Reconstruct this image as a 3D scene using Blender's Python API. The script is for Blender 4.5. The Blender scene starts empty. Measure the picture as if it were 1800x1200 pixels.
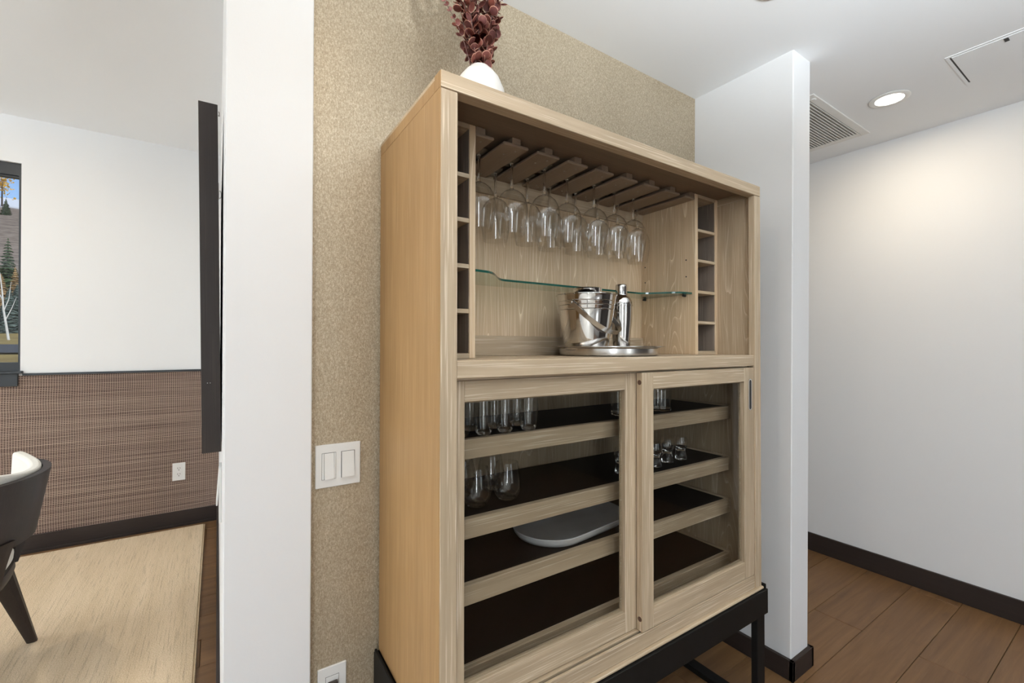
import bpy, bmesh, math, random
from mathutils import Vector, Matrix, Euler
R = math.radians
random.seed(7)
SC = bpy.context.scene
COL = SC.collection

# ------------------------------------------------------------------ camera
F_PX = 781.1
cam = bpy.data.cameras.new('camera'); cam.sensor_fit = 'HORIZONTAL'; cam.sensor_width = 36.0
cam.lens = F_PX / 1800 * 36.0; cam.clip_start = 0.02; cam.clip_end = 600
yaw, pitch, roll = R(33.557), R(0.068), R(0.298)
fwd = Vector((math.sin(yaw) * math.cos(pitch), math.cos(yaw) * math.cos(pitch), math.sin(pitch)))
rt = Vector((math.cos(yaw), -math.sin(yaw), 0)); up = rt.cross(fwd)
rt2 = rt * math.cos(roll) + up * math.sin(roll); up2 = up * math.cos(roll) - rt * math.sin(roll)
co = bpy.data.objects.new('camera', cam); COL.objects.link(co)
m = Matrix((rt2, up2, -fwd)).transposed().to_4x4(); m.translation = (0, 0, 1.25)
co.matrix_world = m
SC.camera = co

# ------------------------------------------------------------------ colour management, sky, sun
vs = SC.view_settings
SC.display_settings.display_device = 'sRGB'
vs.view_transform = 'Standard'; vs.look = 'None'; vs.gamma = 1.0; vs.use_curve_mapping = False
vs.exposure = 0.0
SC.cycles.use_denoising = True
SC.cycles.max_bounces = 14; SC.cycles.diffuse_bounces = 5; SC.cycles.glossy_bounces = 5
SC.cycles.transmission_bounces = 12; SC.cycles.transparent_max_bounces = 32
SC.cycles.sample_clamp_indirect = 6.0
SC.cycles.caustics_reflective = False; SC.cycles.caustics_refractive = False

W = bpy.data.worlds.new('sky'); SC.world = W; W.use_nodes = True
nt = W.node_tree; nt.nodes.clear()
wo = nt.nodes.new('ShaderNodeOutputWorld'); bg = nt.nodes.new('ShaderNodeBackground')
sk = nt.nodes.new('ShaderNodeTexSky'); sk.sky_type = 'NISHITA'; sk.sun_disc = False
sk.sun_elevation = R(42); sk.sun_rotation = R(150); sk.altitude = 2200; sk.air_density = 1.0; sk.dust_density = 0.3; sk.ozone_density = 2.0
bg.inputs['Strength'].default_value = 0.16
nt.links.new(sk.outputs[0], bg.inputs[0]); nt.links.new(bg.outputs[0], wo.inputs[0])

def light(name, kind, loc, energy, color, rot=(0, 0, 0), **kw):
    l = bpy.data.lights.new(name, kind); l.energy = energy; l.color = color
    for k, v in kw.items(): setattr(l, k, v)
    o = bpy.data.objects.new(name, l); COL.objects.link(o); o.location = loc; o.rotation_euler = rot
    return o
light('sun', 'SUN', (0, 0, 30), 2.6, (1, .95, .86), (R(48), 0, R(30)), angle=R(0.6))
DAY = (0.86, 0.94, 1.0)
WARM = (1.0, 0.87, 0.69)
# area lamps for daylight at unseen windows, rear and dining-room outer wall
light('window_area_lamp', 'AREA', (-2.45, -4.36, 1.30), 66, DAY, (R(90), 0, 0), shape='RECTANGLE', size=.58, size_y=2.2)
light('window_area_lamp', 'AREA', (1.35, -4.36, 1.30), 14, DAY, (R(90), 0, 0), shape='RECTANGLE', size=.80, size_y=2.2)  # lamp of an added rear window, brightening the cabinet front
light('window_area_lamp', 'AREA', (-4.46, -1.4, 1.35), 2.5, DAY, (R(90), 0, R(-90)), shape='RECTANGLE', size=1.2, size_y=2.0)
light('window_area_lamp', 'AREA', (-4.46, 2.5, 1.6), 24, DAY, (R(90), 0, R(-90)), shape='RECTANGLE', size=1.7, size_y=1.2)

# ------------------------------------------------------------------ mesh helpers
class MB:
    def __init__(s): s.bm = bmesh.new()
    def box(s, x0, x1, y0, y1, z0, z1, bev=0.0, seg=1):
        b = bmesh.new()
        vs_ = [b.verts.new((x, y, z)) for x in (x0, x1) for y in (y0, y1) for z in (z0, z1)]
        for f in ((0, 1, 3, 2), (4, 6, 7, 5), (0, 4, 5, 1), (2, 3, 7, 6), (0, 2, 6, 4), (1, 5, 7, 3)):
            b.faces.new([vs_[i] for i in f])
        if bev > 0:
            bmesh.ops.bevel(b, geom=b.edges[:], offset=bev, segments=seg, affect='EDGES', profile=0.6)
        s.merge(b); return s
    def merge(s, b, mat=None):
        if mat is not None: bmesh.ops.transform(b, matrix=mat, verts=b.verts)
        vm = {}
        for v in b.verts: vm[v] = s.bm.verts.new(v.co)
        for f in b.faces:
            try: s.bm.faces.new([vm[v] for v in f.verts])
            except ValueError: pass
        b.free(); return s
    def rbox(s, c, size, rot, bev=0.0):
        t = MB(); t.box(-size[0]/2, size[0]/2, -size[1]/2, size[1]/2, -size[2]/2, size[2]/2, bev)
        return s.merge(t.bm, Matrix.Translation(c) @ Euler(rot).to_matrix().to_4x4())
    def lathe(s, prof, c=(0, 0, 0), n=32, mat=None, rfun=None):
        b = bmesh.new(); rings = []
        for (r, z) in prof:
            if r < 1e-6: rings.append([b.verts.new((0, 0, z))])
            else:
                ring = []
                for i in range(n):
                    a = 2 * math.pi * i / n; rr = r * (rfun(a, z) if rfun else 1)
                    ring.append(b.verts.new((rr * math.cos(a), rr * math.sin(a), z)))
                rings.append(ring)
        for a, c2 in zip(rings, rings[1:]):
            if len(a) == 1 and len(c2) == 1: continue
            for i in range(n):
                j = (i + 1) % n
                if len(a) == 1: b.faces.new((a[0], c2[j], c2[i]))
                elif len(c2) == 1: b.faces.new((a[i], a[j], c2[0]))
                else: b.faces.new((a[i], a[j], c2[j], c2[i]))
        bmesh.ops.recalc_face_normals(b, faces=b.faces)
        return s.merge(b, (Matrix.Translation(c) @ mat) if mat else Matrix.Translation(c))
    def cyl(s, p, q, r, n=12, r2=None):
        p, q = Vector(p), Vector(q); d = q - p
        rot = d.to_track_quat('Z', 'Y').to_matrix().to_4x4()
        L = d.length; r2 = r if r2 is None else r2
        return s.lathe([(0, 0), (r, 0), (r2, L), (0, L)], p, n, rot)
    def tube(s, pts, r, n=8, flat=None):
        """sweep; flat=(w,t) gives a strap section, w along the 'side' vector"""
        pts = [Vector(p) for p in pts]; b = bmesh.new(); rings = []; side = None
        for i, p in enumerate(pts):
            t = (pts[min(i + 1, len(pts) - 1)] - pts[max(i - 1, 0)]).normalized()
            if side is None:
                side = t.cross(Vector((0, 0, 1)));
                if side.length < 1e-3: side = Vector((1, 0, 0))
                side.normalize()
            side = (side - t * side.dot(t)).normalized(); nn = t.cross(side)
            if flat:
                w, h = flat; offs = [(-w/2, -h/2), (w/2, -h/2), (w/2, h/2), (-w/2, h/2)]
                rings.append([b.verts.new(p + side * u + nn * v) for u, v in offs])
            else:
                rr = r[i] if isinstance(r, (list, tuple)) else r
                rings.append([b.verts.new(p + (side * math.cos(2*math.pi*k/n) + nn * math.sin(2*math.pi*k/n)) * rr) for k in range(n)])
        for a, c in zip(rings, rings[1:]):
            for k in range(len(a)):
                j = (k + 1) % len(a); b.faces.new((a[k], a[j], c[j], c[k]))
        b.faces.new(rings[0][::-1]); b.faces.new(rings[-1])
        bmesh.ops.recalc_face_normals(b, faces=b.faces)
        return s.merge(b)
    def prism(s, poly, z0, z1, bev=0.0):
        """poly in XY extruded in Z"""
        b = bmesh.new()
        lo = [b.verts.new((x, y, z0)) for x, y in poly]; hi = [b.verts.new((x, y, z1)) for x, y in poly]
        n = len(poly)
        b.faces.new(lo[::-1]); b.faces.new(hi)
        for i in range(n):
            j = (i + 1) % n; b.faces.new((lo[i], lo[j], hi[j], hi[i]))
        bmesh.ops.recalc_face_normals(b, faces=b.faces)
        if bev: bmesh.ops.bevel(b, geom=b.edges[:], offset=bev, segments=1, affect='EDGES')
        return s.merge(b)
    def mesh(s, name, smooth=False, ang=38):
        bm = s.bm
        bmesh.ops.recalc_face_normals(bm, faces=bm.faces)
        if smooth:
            for f in bm.faces: f.smooth = True
            for e in bm.edges:
                if len(e.link_faces) == 2 and e.calc_face_angle(0) > R(ang): e.smooth = False
        me = bpy.data.meshes.new(name); bm.to_mesh(me); bm.free(); return me
    def build(s, name, mat, parent=None, smooth=False, ang=38, loc=None):
        return obj(name, s.mesh(name, smooth, ang), mat, parent, loc)

def obj(name, me, mat=None, parent=None, loc=None):
    if mat is not None and len(me.materials) == 0: me.materials.append(mat)
    o = bpy.data.objects.new(name, me); COL.objects.link(o)
    if parent: o.parent = parent
    if loc is not None: o.location = loc
    return o
def tag(o, label=None, cat=None, group=None, kind=None):
    if label: o['label'] = label
    if cat: o['category'] = cat
    if group: o['group'] = group
    if kind: o['kind'] = kind
    return o
def thing(name, label, cat, mat4=None, group=None):
    o = bpy.data.objects.new(name, None); COL.objects.link(o); o.empty_display_size = 0.05
    if mat4 is not None:
        o.location = mat4.to_translation(); o.rotation_euler = mat4.to_euler()
    return tag(o, label, cat, group)
def copy_tree(o, parent=None):
    c = o.copy(); COL.objects.link(c)
    if parent: c.parent = parent
    for ch in list(o.children): copy_tree(ch, c)
    return c
def T(x, y, z): return Matrix.Translation((x, y, z))

# ------------------------------------------------------------------ materials
class N:
    def __init__(s, name):
        s.m = bpy.data.materials.new(name); s.m.use_nodes = True; s.t = s.m.node_tree; s.t.nodes.clear()
        s.out = s.n('ShaderNodeOutputMaterial')
    def n(s, typ, **kw):
        nd = s.t.nodes.new(typ)
        for k, v in kw.items(): setattr(nd, k, v)
        return nd
    def l(s, a, b): s.t.links.new(a, b)
    def setin(s, nd, **kw):
        for k, v in kw.items():
            i = nd.inputs[k.replace('_', ' ')] if k.replace('_', ' ') in nd.inputs else nd.inputs[k]
            if hasattr(v, 'is_output'): s.l(v, i)
            else: i.default_value = v
        return nd
    def bsdf(s, col=(.8, .8, .8), rough=.5, metal=0.0, spec=.5, **kw):
        b = s.n('ShaderNodeBsdfPrincipled')
        for k, v in (('Base Color', col), ('Roughness', rough), ('Metallic', metal), ('Specular IOR Level', spec)):
            if hasattr(v, 'is_output'): s.l(v, b.inputs[k])
            else: b.inputs[k].default_value = (*v, 1) if isinstance(v, tuple) and len(v) == 3 else v
        s.l(b.outputs[0], s.out.inputs[0]); s.b = b; return b
    def coords(s, scale=(1, 1, 1), rand=True, rot=(0, 0, 0)):
        tc = s.n('ShaderNodeTexCoord'); mp = s.n('ShaderNodeMapping')
        src = tc.outputs['Object']
        if rand:
            oi = s.n('ShaderNodeObjectInfo'); mu = s.n('ShaderNodeVectorMath', operation='SCALE')
            mu.inputs[0].default_value = (13.7, 9.1, 17.3); s.l(oi.outputs['Random'], mu.inputs['Scale'])
            ad = s.n('ShaderNodeVectorMath', operation='ADD'); s.l(src, ad.inputs[0]); s.l(mu.outputs[0], ad.inputs[1]); src = ad.outputs[0]
        s.l(src, mp.inputs['Vector']); mp.inputs['Scale'].default_value = scale; mp.inputs['Rotation'].default_value = rot
        return mp.outputs[0]
    def noise(s, vec, scale=1, detail=3, rough=.5, dist=0):
        nd = s.n('ShaderNodeTexNoise'); s.l(vec, nd.inputs['Vector'])
        nd.inputs['Scale'].default_value = scale; nd.inputs['Detail'].default_value = detail
        nd.inputs['Roughness'].default_value = rough; nd.inputs['Distortion'].default_value = dist
        return nd.outputs['Fac']
    def ramp(s, fac, *stops, interp='LINEAR'):
        r = s.n('ShaderNodeValToRGB'); s.l(fac, r.inputs[0]); cr = r.color_ramp; cr.interpolation = interp
        while len(cr.elements) < len(stops): cr.elements.new(.5)
        for e, (p, c) in zip(cr.elements, stops):
            e.position = p; e.color = (*c, 1) if len(c) == 3 else c
        return r.outputs[0]
    def mix(s, fac, a, b, mode='MIX'):
        x = s.n('ShaderNodeMix', data_type='RGBA', blend_type=mode)
        for i, v in ((0, fac), (6, a), (7, b)):
            if hasattr(v, 'is_output'): s.l(v, x.inputs[i])
            else: x.inputs[i].default_value = (*v, 1) if isinstance(v, tuple) and len(v) == 3 else v
        return x.outputs[2]
    def math(s, op, a, b=None):
        x = s.n('ShaderNodeMath', operation=op)
        for i, v in ((0, a), (1, b)):
            if v is None: continue
            if hasattr(v, 'is_output'): s.l(v, x.inputs[i])
            else: x.inputs[i].default_value = v
        return x.outputs[0]
    def bump(s, h, strength=.2, dist=.002):
        b = s.n('ShaderNodeBump'); b.inputs['Strength'].default_value = strength; b.inputs['Distance'].default_value = dist
        s.l(h, b.inputs['Height']); s.l(b.outputs[0], s.b.inputs['Normal'])

def simple(name, col, rough=.5, metal=0.0, spec=.5, noise=0.0, nscale=40):
    M = N(name); c = col
    if noise:
        f = M.noise(M.coords(), nscale, 3)
        c = M.ramp(f, (.3, tuple(x * (1 - noise) for x in col)), (.7, tuple(min(1, x * (1 + noise)) for x in col)))
    M.bsdf(c, rough, metal, spec); return M.m

GR = {'x': 0, 'y': 1, 'z': 2}
def grain_scale(axis, along, across):
    v = [across] * 3; v[GR[axis]] = along; return tuple(v)
def oak(name, axis, lo, hi, pore, cathedral=0.0, rough=.5, porefac=.68, fine=1.0):
    M = N(name)
    v1 = M.coords(grain_scale(axis, 1.3, 34)); broad = M.noise(v1, 1.0, 4, .6, .4)
    v2 = M.coords(grain_scale(axis, 5.0, 330 * fine)); pores = M.noise(v2, 1.0, 2, .6)
    v3 = M.coords(grain_scale(axis, 1.0, 3)); tone = M.noise(v3, 1.5, 2)
    c = M.ramp(broad, (.28, lo), (.72, hi))
    c = M.mix(.35, c, M.ramp(tone, (.3, tuple(x * .8 for x in lo)), (.7, hi)))
    pm = M.ramp(pores, (.56, (0, 0, 0)), (.68, (1, 1, 1)))
    c = M.mix(M.math('MULTIPLY', pm, porefac), c, pore)
    if cathedral:
        v4 = M.coords(grain_scale(axis, .62, 8.5))
        w = M.n('ShaderNodeTexNoise'); M.l(v4, w.inputs['Vector']); w.inputs['Scale'].default_value = 1.15; w.inputs['Detail'].default_value = 1.2
        w.inputs['Distortion'].default_value = .25
        rings = M.math('FRACT', M.math('MULTIPLY', w.outputs['Fac'], 30.0))
        line = M.ramp(rings, (.0, (1, 1, 1)), (.10, (.3, .3, .3)), (.22, (0, 0, 0)), (1.0, (0, 0, 0)))
        brk = M.noise(M.coords(grain_scale(axis, 9, 120)), 1.0, 2)
        line = M.math('MULTIPLY', line, M.ramp(brk, (.35, (.2, .2, .2)), (.6, (1, 1, 1))))
        c = M.mix(M.math('MULTIPLY', line, cathedral), c, pore)
    M.bsdf(c, rough, 0, .35)
    M.bump(pores, .18, .0006)
    return M.m
OL, OH, OP = (.325, .243, .157), (.55, .43, .295), (.72, .61, .47)
OAK = {a: oak('oak_grain_' + a, a, OL, OH, OP) for a in 'xyz'}
OAKP = {a: oak('oak_lit_' + a, a, (.55, .40, .25), (.70, .53, .345), (.92, .80, .62), cathedral=.85, porefac=.4) for a in 'xyz'}  # same oak in a lighter tone, for the well lit upper cavity
OAKL = {a: oak('oak_shaded_' + a, a, (.36, .265, .17), (.48, .37, .25), (.72, .60, .46), cathedral=.75, porefac=.35) for a in 'xyz'}  # same oak in a darker tone, for the dim space behind the doors
OAKS = oak('oak_side_lamplit', 'z', (.31, .172, .064), (.42, .252, .105), (.58, .41, .22), porefac=.4)  # oak made darker and more orange for the light on this side
DARKOAK = oak('dark_stained_oak', 'z', (.018, .013, .011), (.034, .024, .020), (.05, .037, .03), porefac=.4)
DARKX = oak('dark_stained_oak_x', 'x', (.016, .010, .008), (.028, .018, .014), (.04, .028, .02), porefac=.3, rough=.6)
DARKY = oak('dark_stained_oak_y', 'y', (.016, .010, .008), (.028, .018, .014), (.04, .028, .02), porefac=.3, rough=.6)

def wall_paint(name, col):
    M = N(name); v = M.coords(rand=False)
    n1 = M.noise(v, 150, 4, .6)
    M.bsdf(col, .72, 0, .25); M.bump(n1, .12, .0012); return M.m
WHITE = wall_paint('white_wall_paint', (.785, .79, .795))
CEIL = wall_paint('white_ceiling_paint', (.865, .88, .895))

def gold_paper():
    M = N('gold_metallic_wallpaper')
    a = M.noise(M.coords((1, 1, .45), False), 290, 4, .7); b = M.noise(M.coords((1, 1, .9), False), 430, 3, .7)
    c = M.noise(M.coords((1, 1, .22), False), 3.0, 3)
    f = M.math('ADD', M.math('MULTIPLY', a, .5), M.math('MULTIPLY', b, .5))
    col = M.ramp(f, (.36, (.185, .135, .082)), (.50, (.385, .31, .208)), (.64, (.64, .56, .43)))
    col = M.mix(.25, col, M.ramp(c, (.3, (.36, .29, .20)), (.7, (.57, .50, .385))))
    M.bsdf(col, M.ramp(f, (.4, (.55, .55, .55)), (.65, (.40, .40, .40))), .26, .5); M.bump(f, .35, .0012); return M.m
GOLD = gold_paper()

def woven():
    M = N('woven_grasscloth')
    tc = M.n('ShaderNodeTexCoord'); sx = M.n('ShaderNodeSeparateXYZ'); M.l(tc.outputs['Object'], sx.inputs[0])
    wob = M.noise(M.coords((.6, 1, 2.2), False), 3, 2)
    xw = M.math('ADD', sx.outputs['X'], M.math('MULTIPLY', wob, .010)); zw = M.math('ADD', sx.outputs['Z'], M.math('MULTIPLY', wob, .03))
    px, pz = 2 * math.pi / .0112, 2 * math.pi / .0098
    cx = M.math('SINE', M.math('MULTIPLY', xw, px)); cz = M.math('SINE', M.math('MULTIPLY', zw, pz))
    rowv = M.noise(M.coords((.5, 1, 60), False), 1.6, 3, .7); colv = M.noise(M.coords((60, 1, .3), False), 1.6, 3, .7)
    tx = M.ramp(M.math('ADD', cx, M.math('MULTIPLY', M.math('SUBTRACT', colv, .5), 1.6)), (.02, (0, 0, 0)), (.62, (1, 1, 1)))
    tz = M.ramp(M.math('ADD', cz, M.math('MULTIPLY', M.math('SUBTRACT', rowv, .5), 2.4)), (.02, (0, 0, 0)), (.62, (1, 1, 1)))
    on = M.math('MAXIMUM', M.math('MULTIPLY', tx, .8), tz)
    tan = M.mix(M.ramp(rowv, (.35, (0, 0, 0)), (.7, (1, 1, 1))), (.26, .185, .150), (.42, .32, .25))
    M.bsdf(M.mix(on, (.055, .032, .028), tan), .8, 0, .2); M.bump(on, .5, .002); return M.m
WOVEN = woven()

def plank_mat():
    M = N('brown_oak_floorboard')
    oi = M.n('ShaderNodeObjectInfo')
    g = M.noise(M.coords((1.1, 22, 22)), 1.3, 5, .62, .7); k = M.noise(M.coords((2.2, 5, 5)), 1.4, 3, .6)
    fine = M.noise(M.coords((9, 260, 260)), 1, 2)
    base = M.mix(oi.outputs['Random'], (.125, .060, .023), (.175, .090, .036))
    c = M.mix(.55, base, M.ramp(g, (.28, (.080, .037, .014)), (.7, (.215, .115, .048))))
    c = M.mix(M.ramp(k, (.60, (0, 0, 0)), (.78, (.6, .6, .6))), c, (.040, .022, .014))
    c = M.mix(M.math('MULTIPLY', M.ramp(fine, (.58, (0, 0, 0)), (.72, (1, 1, 1))), .25), c, (.21, .125, .07))
    M.bsdf(c, .46, 0, .4); M.bump(g, .10, .001); return M.m
PLANK = plank_mat()

def rug_mat():
    M = N('heathered_wool_rug')
    a = M.noise(M.coords((150, 5, 1), False), 1.0, 4, .75); b = M.noise(M.coords((14, .8, 1), False), 1.0, 3, .6); d = M.noise(M.coords((240, 200, 1), False), 1.0, 2)
    c = M.ramp(b, (.3, (.56, .415, .255)), (.7, (.75, .59, .405)))
    c = M.mix(M.ramp(a, (.53, (0, 0, 0)), (.63, (.6, .6, .6))), c, (.20, .125, .075))
    c = M.mix(.4, c, M.ramp(d, (.3, (.46, .34, .215)), (.7, (.90, .76, .56))))
    M.bsdf(c, .9, 0, .1); M.bump(d, .6, .004); return M.m
RUG = rug_mat()

def steel(name, rough=.12, brushed=False, col=(.62, .60, .575)):
    M = N(name); M.bsdf(col, rough, 1.0, .5)
    if brushed:
        n = M.noise(M.coords((1, 1, 400)), 1, 2); M.bump(n, .06, .0005)
    return M.m
STEEL = steel('polished_steel', .07); STEELB = steel('brushed_steel', .24, True); CHROME = steel('chrome', .05)

def thin_glass(name, tint=(.985, .99, .985), edge=(.55, .60, .57), ior=1.5, gl=1.0, ep=3.5):
    M = N(name)
    tr = M.n('ShaderNodeBsdfTransparent'); g = M.n('ShaderNodeBsdfGlossy'); g.inputs['Roughness'].default_value = .0
    g.inputs['Color'].default_value = (1, 1, 1, 1)
    lw = M.n('ShaderNodeLayerWeight'); lw.inputs['Blend'].default_value = .35
    f0 = ((ior - 1) / (ior + 1)) ** 2; lw2 = M.n('ShaderNodeLayerWeight'); lw2.inputs['Blend'].default_value = .5
    fr = M.math('ADD', M.math('MULTIPLY', M.math('POWER', lw2.outputs['Facing'], 5.0), 1 - f0), f0)   # Schlick, same from both sides
    M.l(M.mix(M.math('POWER', lw.outputs['Facing'], ep), tint, edge), tr.inputs[0])
    mx = M.n('ShaderNodeMixShader'); M.l(M.math('MULTIPLY', fr, gl), mx.inputs[0]); M.l(tr.outputs[0], mx.inputs[1]); M.l(g.outputs[0], mx.inputs[2])
    M.l(mx.outputs[0], M.out.inputs[0]); return M.m
BOWL = thin_glass('clear_bowl_glass', (.975, .975, .97), (.22, .20, .17), 1.56, 1.6, 3.2); PANE = thin_glass('clear_pane', (.90, .90, .89), (.7, .72, .7), 1.45, .5)
WINPANE = thin_glass('window_pane_glass', (.97, .98, .98), (.7, .75, .75), 1.45, .6)
def solid_glass(name, col=(1, 1, 1), rough=0.0):
    M = N(name); g = M.n('ShaderNodeBsdfGlass'); g.inputs['Color'].default_value = (*col, 1); g.inputs['IOR'].default_value = 1.5; g.inputs['Roughness'].default_value = rough
    M.l(g.outputs[0], M.out.inputs[0]); return M.m
GLASS = solid_glass('clear_glass')
GREENEDGE = N('green_glass_edge'); GREENEDGE.bsdf((.012, .07, .05), .08, 0, .6); GREENEDGE = GREENEDGE.m
SHELFGLASS = thin_glass('shelf_glass', (.90, .93, .905), (.45, .6, .53))

BLACKM = simple('black_powder_coated_steel', (.008, .0075, .007), .5, .0, .15, .15)
BLACKS = simple('black_shelf_laminate', (.008, .006, .005), .5, 0, .12)
PLATEW = simple('white_switch_plastic', (.77, .77, .75), .35, 0, .5)
PLATED = simple('brown_plastic', (.035, .024, .018), .4)
SLOT = simple('dark_slot', (.02, .02, .02), .6)
CERAMIC = simple('white_ceramic', (.86, .855, .84), .35, 0, .5, .03, 30)
PLATTER = simple('pale_grey_stoneware', (.60, .60, .60), .40, 0, .5, .03, 25)
UPH = simple('ivory_upholstery', (.80, .78, .72), .85, 0, .15, .04, 220)
WINFRAME = simple('dark_window_frame', (.022, .026, .030), .4, 0, .4)
TRIMW = simple('white_metal_trim', (.80, .80, .78), .45)
VENTW = simple('white_vent_metal', (.76, .755, .735), .5); VENTD = simple('vent_backing', (.42, .42, .41), .8)
SCREWM = simple('dull_screw', (.30, .25, .20), .5)
PLUGW = simple('walnut_plug', (.085, .040, .022), .5)
RACKD = oak('rack_shade_wood', 'z', (.13, .105, .085), (.20, .16, .128), (.34, .28, .23), porefac=.7, fine=.7)  # darkened oak: shade inside the bottle racks put into the colour
TOPSHADE = oak('top_shade_wood', 'x', (.15, .105, .07), (.21, .15, .105), (.28, .21, .15), porefac=.3)  # darkened oak: shade under the cabinet top put into the colour
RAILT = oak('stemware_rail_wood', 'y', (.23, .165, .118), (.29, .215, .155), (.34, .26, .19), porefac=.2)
def emis(name, col, s):
    M = N(name); e = M.n('ShaderNodeEmission'); e.inputs[0].default_value = (*col, 1); e.inputs[1].default_value = s
    M.l(e.outputs[0], M.out.inputs[0]); return M.m
LAMP = emis('lamp_lens', (1, .94, .84), 9.0)

# ------------------------------------------------------------------ room shell
WALLY, CEILZ, HIGHZ = 1.213, 2.346, 2.546
def struct(name, mb, mat, parent=None, **kw):
    o = mb.build(name, mat, parent, **kw)
    if not parent: o['kind'] = 'structure'
    return o
floor = struct('floor', MB().box(-4.6, 3.2, -4.6, 4.0, -.06, -.010), SLOT)
# long boards running along X, 187 mm wide, each its own piece
pw = .187; y0 = .7695 - pw * 27; rng = random.Random(3)
plank_meshes = {}
def plank_mesh(L):
    k = round(L, 2)
    if k not in plank_meshes:
        t = MB().box(0, L - .0016, 0, pw - .0016, -.012, 0, .0012); plank_meshes[k] = t.mesh('plank'); plank_meshes[k].materials.append(PLANK)
    return plank_meshes[k]
seams = {27 - 1: 2.30, 27: 2.60, 26 - 1: 1.45}
for r in range(45):
    yy = y0 + r * pw
    if yy < -4.55 or yy > 3.85: continue
    x = -4.55 - rng.choice([0, .3, .6, .9, 1.2]); near = -.5 < yy
    while x < 3.05:
        L = rng.choice([1.5, 1.8, 2.1]) if near else 2.6
        a, b = max(x, -4.55), min(x + L, 3.02)
        if b - a > .05:
            o = obj('plank', plank_mesh(b - a), None, floor, (a, yy, 0))
        x += L
wall_back = struct('wall_back', MB().box(.190, 1.80, WALLY, WALLY + .12, 0, CEILZ + .05), GOLD)
struct('wall_divider', MB().box(.0135, .1955, 1.186, 3.80, 0, HIGHZ + .05, .002), WHITE)
struct('wall_wing', MB().box(1.786, 1.921, .803, 2.60, 0, CEILZ + .02, .003), WHITE)
struct('wall_right', MB().box(3.013, 3.15, -.15, 2.72, 0, HIGHZ + .05), WHITE)
struct('wall_right_dark', MB().box(2.995, 3.15, -4.6, -.15, 0, HIGHZ + .05), DARKOAK)  # unseen wall made dark so the door glass reflects little light
struct('wall_end', MB().box(1.80, 3.15, 2.60, 2.72, 0, CEILZ + .02), WHITE)
def holed(name, axis, a0, a1, b0, b1, holes):
    """wall slab a0..a1 along axis, thickness b0..b1, rectangular openings (lo, hi, z0, z1)"""
    mb = MB(); cuts = sorted(holes); cur = a0
    def seg(lo, hi, z0, z1):
        if axis == 'x': mb.box(lo, hi, b0, b1, z0, z1)
        else: mb.box(b0, b1, lo, hi, z0, z1)
    for lo, hi, z0, z1 in cuts:
        seg(cur, lo, 0, HIGHZ + .05); seg(lo, hi, 0, z0); seg(lo, hi, z1, HIGHZ + .05); cur = hi
    seg(cur, a1, 0, HIGHZ + .05); return struct(name, mb, WHITE)
holed('wall_rear', 'x', -4.6, 3.15, -4.6, -4.42, [(-2.76, -2.14, .18, 2.44), (.93, 1.77, .18, 2.44)])
holed('wall_left', 'y', -4.42, 4.0, -4.6, -4.5, [(-2.05, -.75, .3, 2.4), (1.6, 3.4, 1.0, 2.2)])
wall_far = holed('wall_far', 'x', -4.5, .30, 3.745, 3.92, [(-2.60, -.957, 1.067, 2.278)])
struct('ceiling', MB().box(-4.6, 3.2, -4.6, 4.0, HIGHZ, HIGHZ + .12), CEIL)
# dropped ceiling over the hall
struct('ceiling_hall', MB().box(.0135, 3.013, -.9, 1.214, CEILZ, HIGHZ).box(1.80, 3.013, 1.214, 2.60, CEILZ, HIGHZ), CEIL)

struct('baseboard_right', MB().box(3.0, 3.013, -.15, 2.6, 0, .104, .0015), DARKY)
struct('baseboard_wing', MB().box(1.771, 1.786, .788, WALLY, 0, .075, .0015).box(1.771, 1.936, .788, .803, 0, .075, .0015).box(1.921, 1.936, .788, 2.6, 0, .075, .0015), DARKY)
struct('baseboard_back', MB().box(.1955, 1.771, WALLY - .013, WALLY, 0, .104, .0015), DARKX)
struct('baseboard_far', MB().box(-4.5, .0135, 3.728, 3.745, 0, .100, .0015).box(-4.5, .0135, 3.716, 3.728, 0, .016, .001), DARKX)
struct('baseboard_divider', MB().box(.002, .0135, 1.186, 3.728, 0, .100, .0015), DARKY)
struct('baseboard_divider_end', MB().box(.002, .1955, 1.174, 1.186, 0, .100, .0015), DARKX)
# lower wall covered in woven grasscloth, two drops with a seam between
for a, b in ((-4.5, -.838), (-.8375, .0135)):
    o = MB().box(a, b, 3.741, 3.746, .10, 1.040).build('woven_panel', WOVEN, wall_far)
struct('trim_1', MB().box(-.946, .0135, 3.732, 3.745, 1.039, 1.052, .001), WINFRAME)

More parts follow.
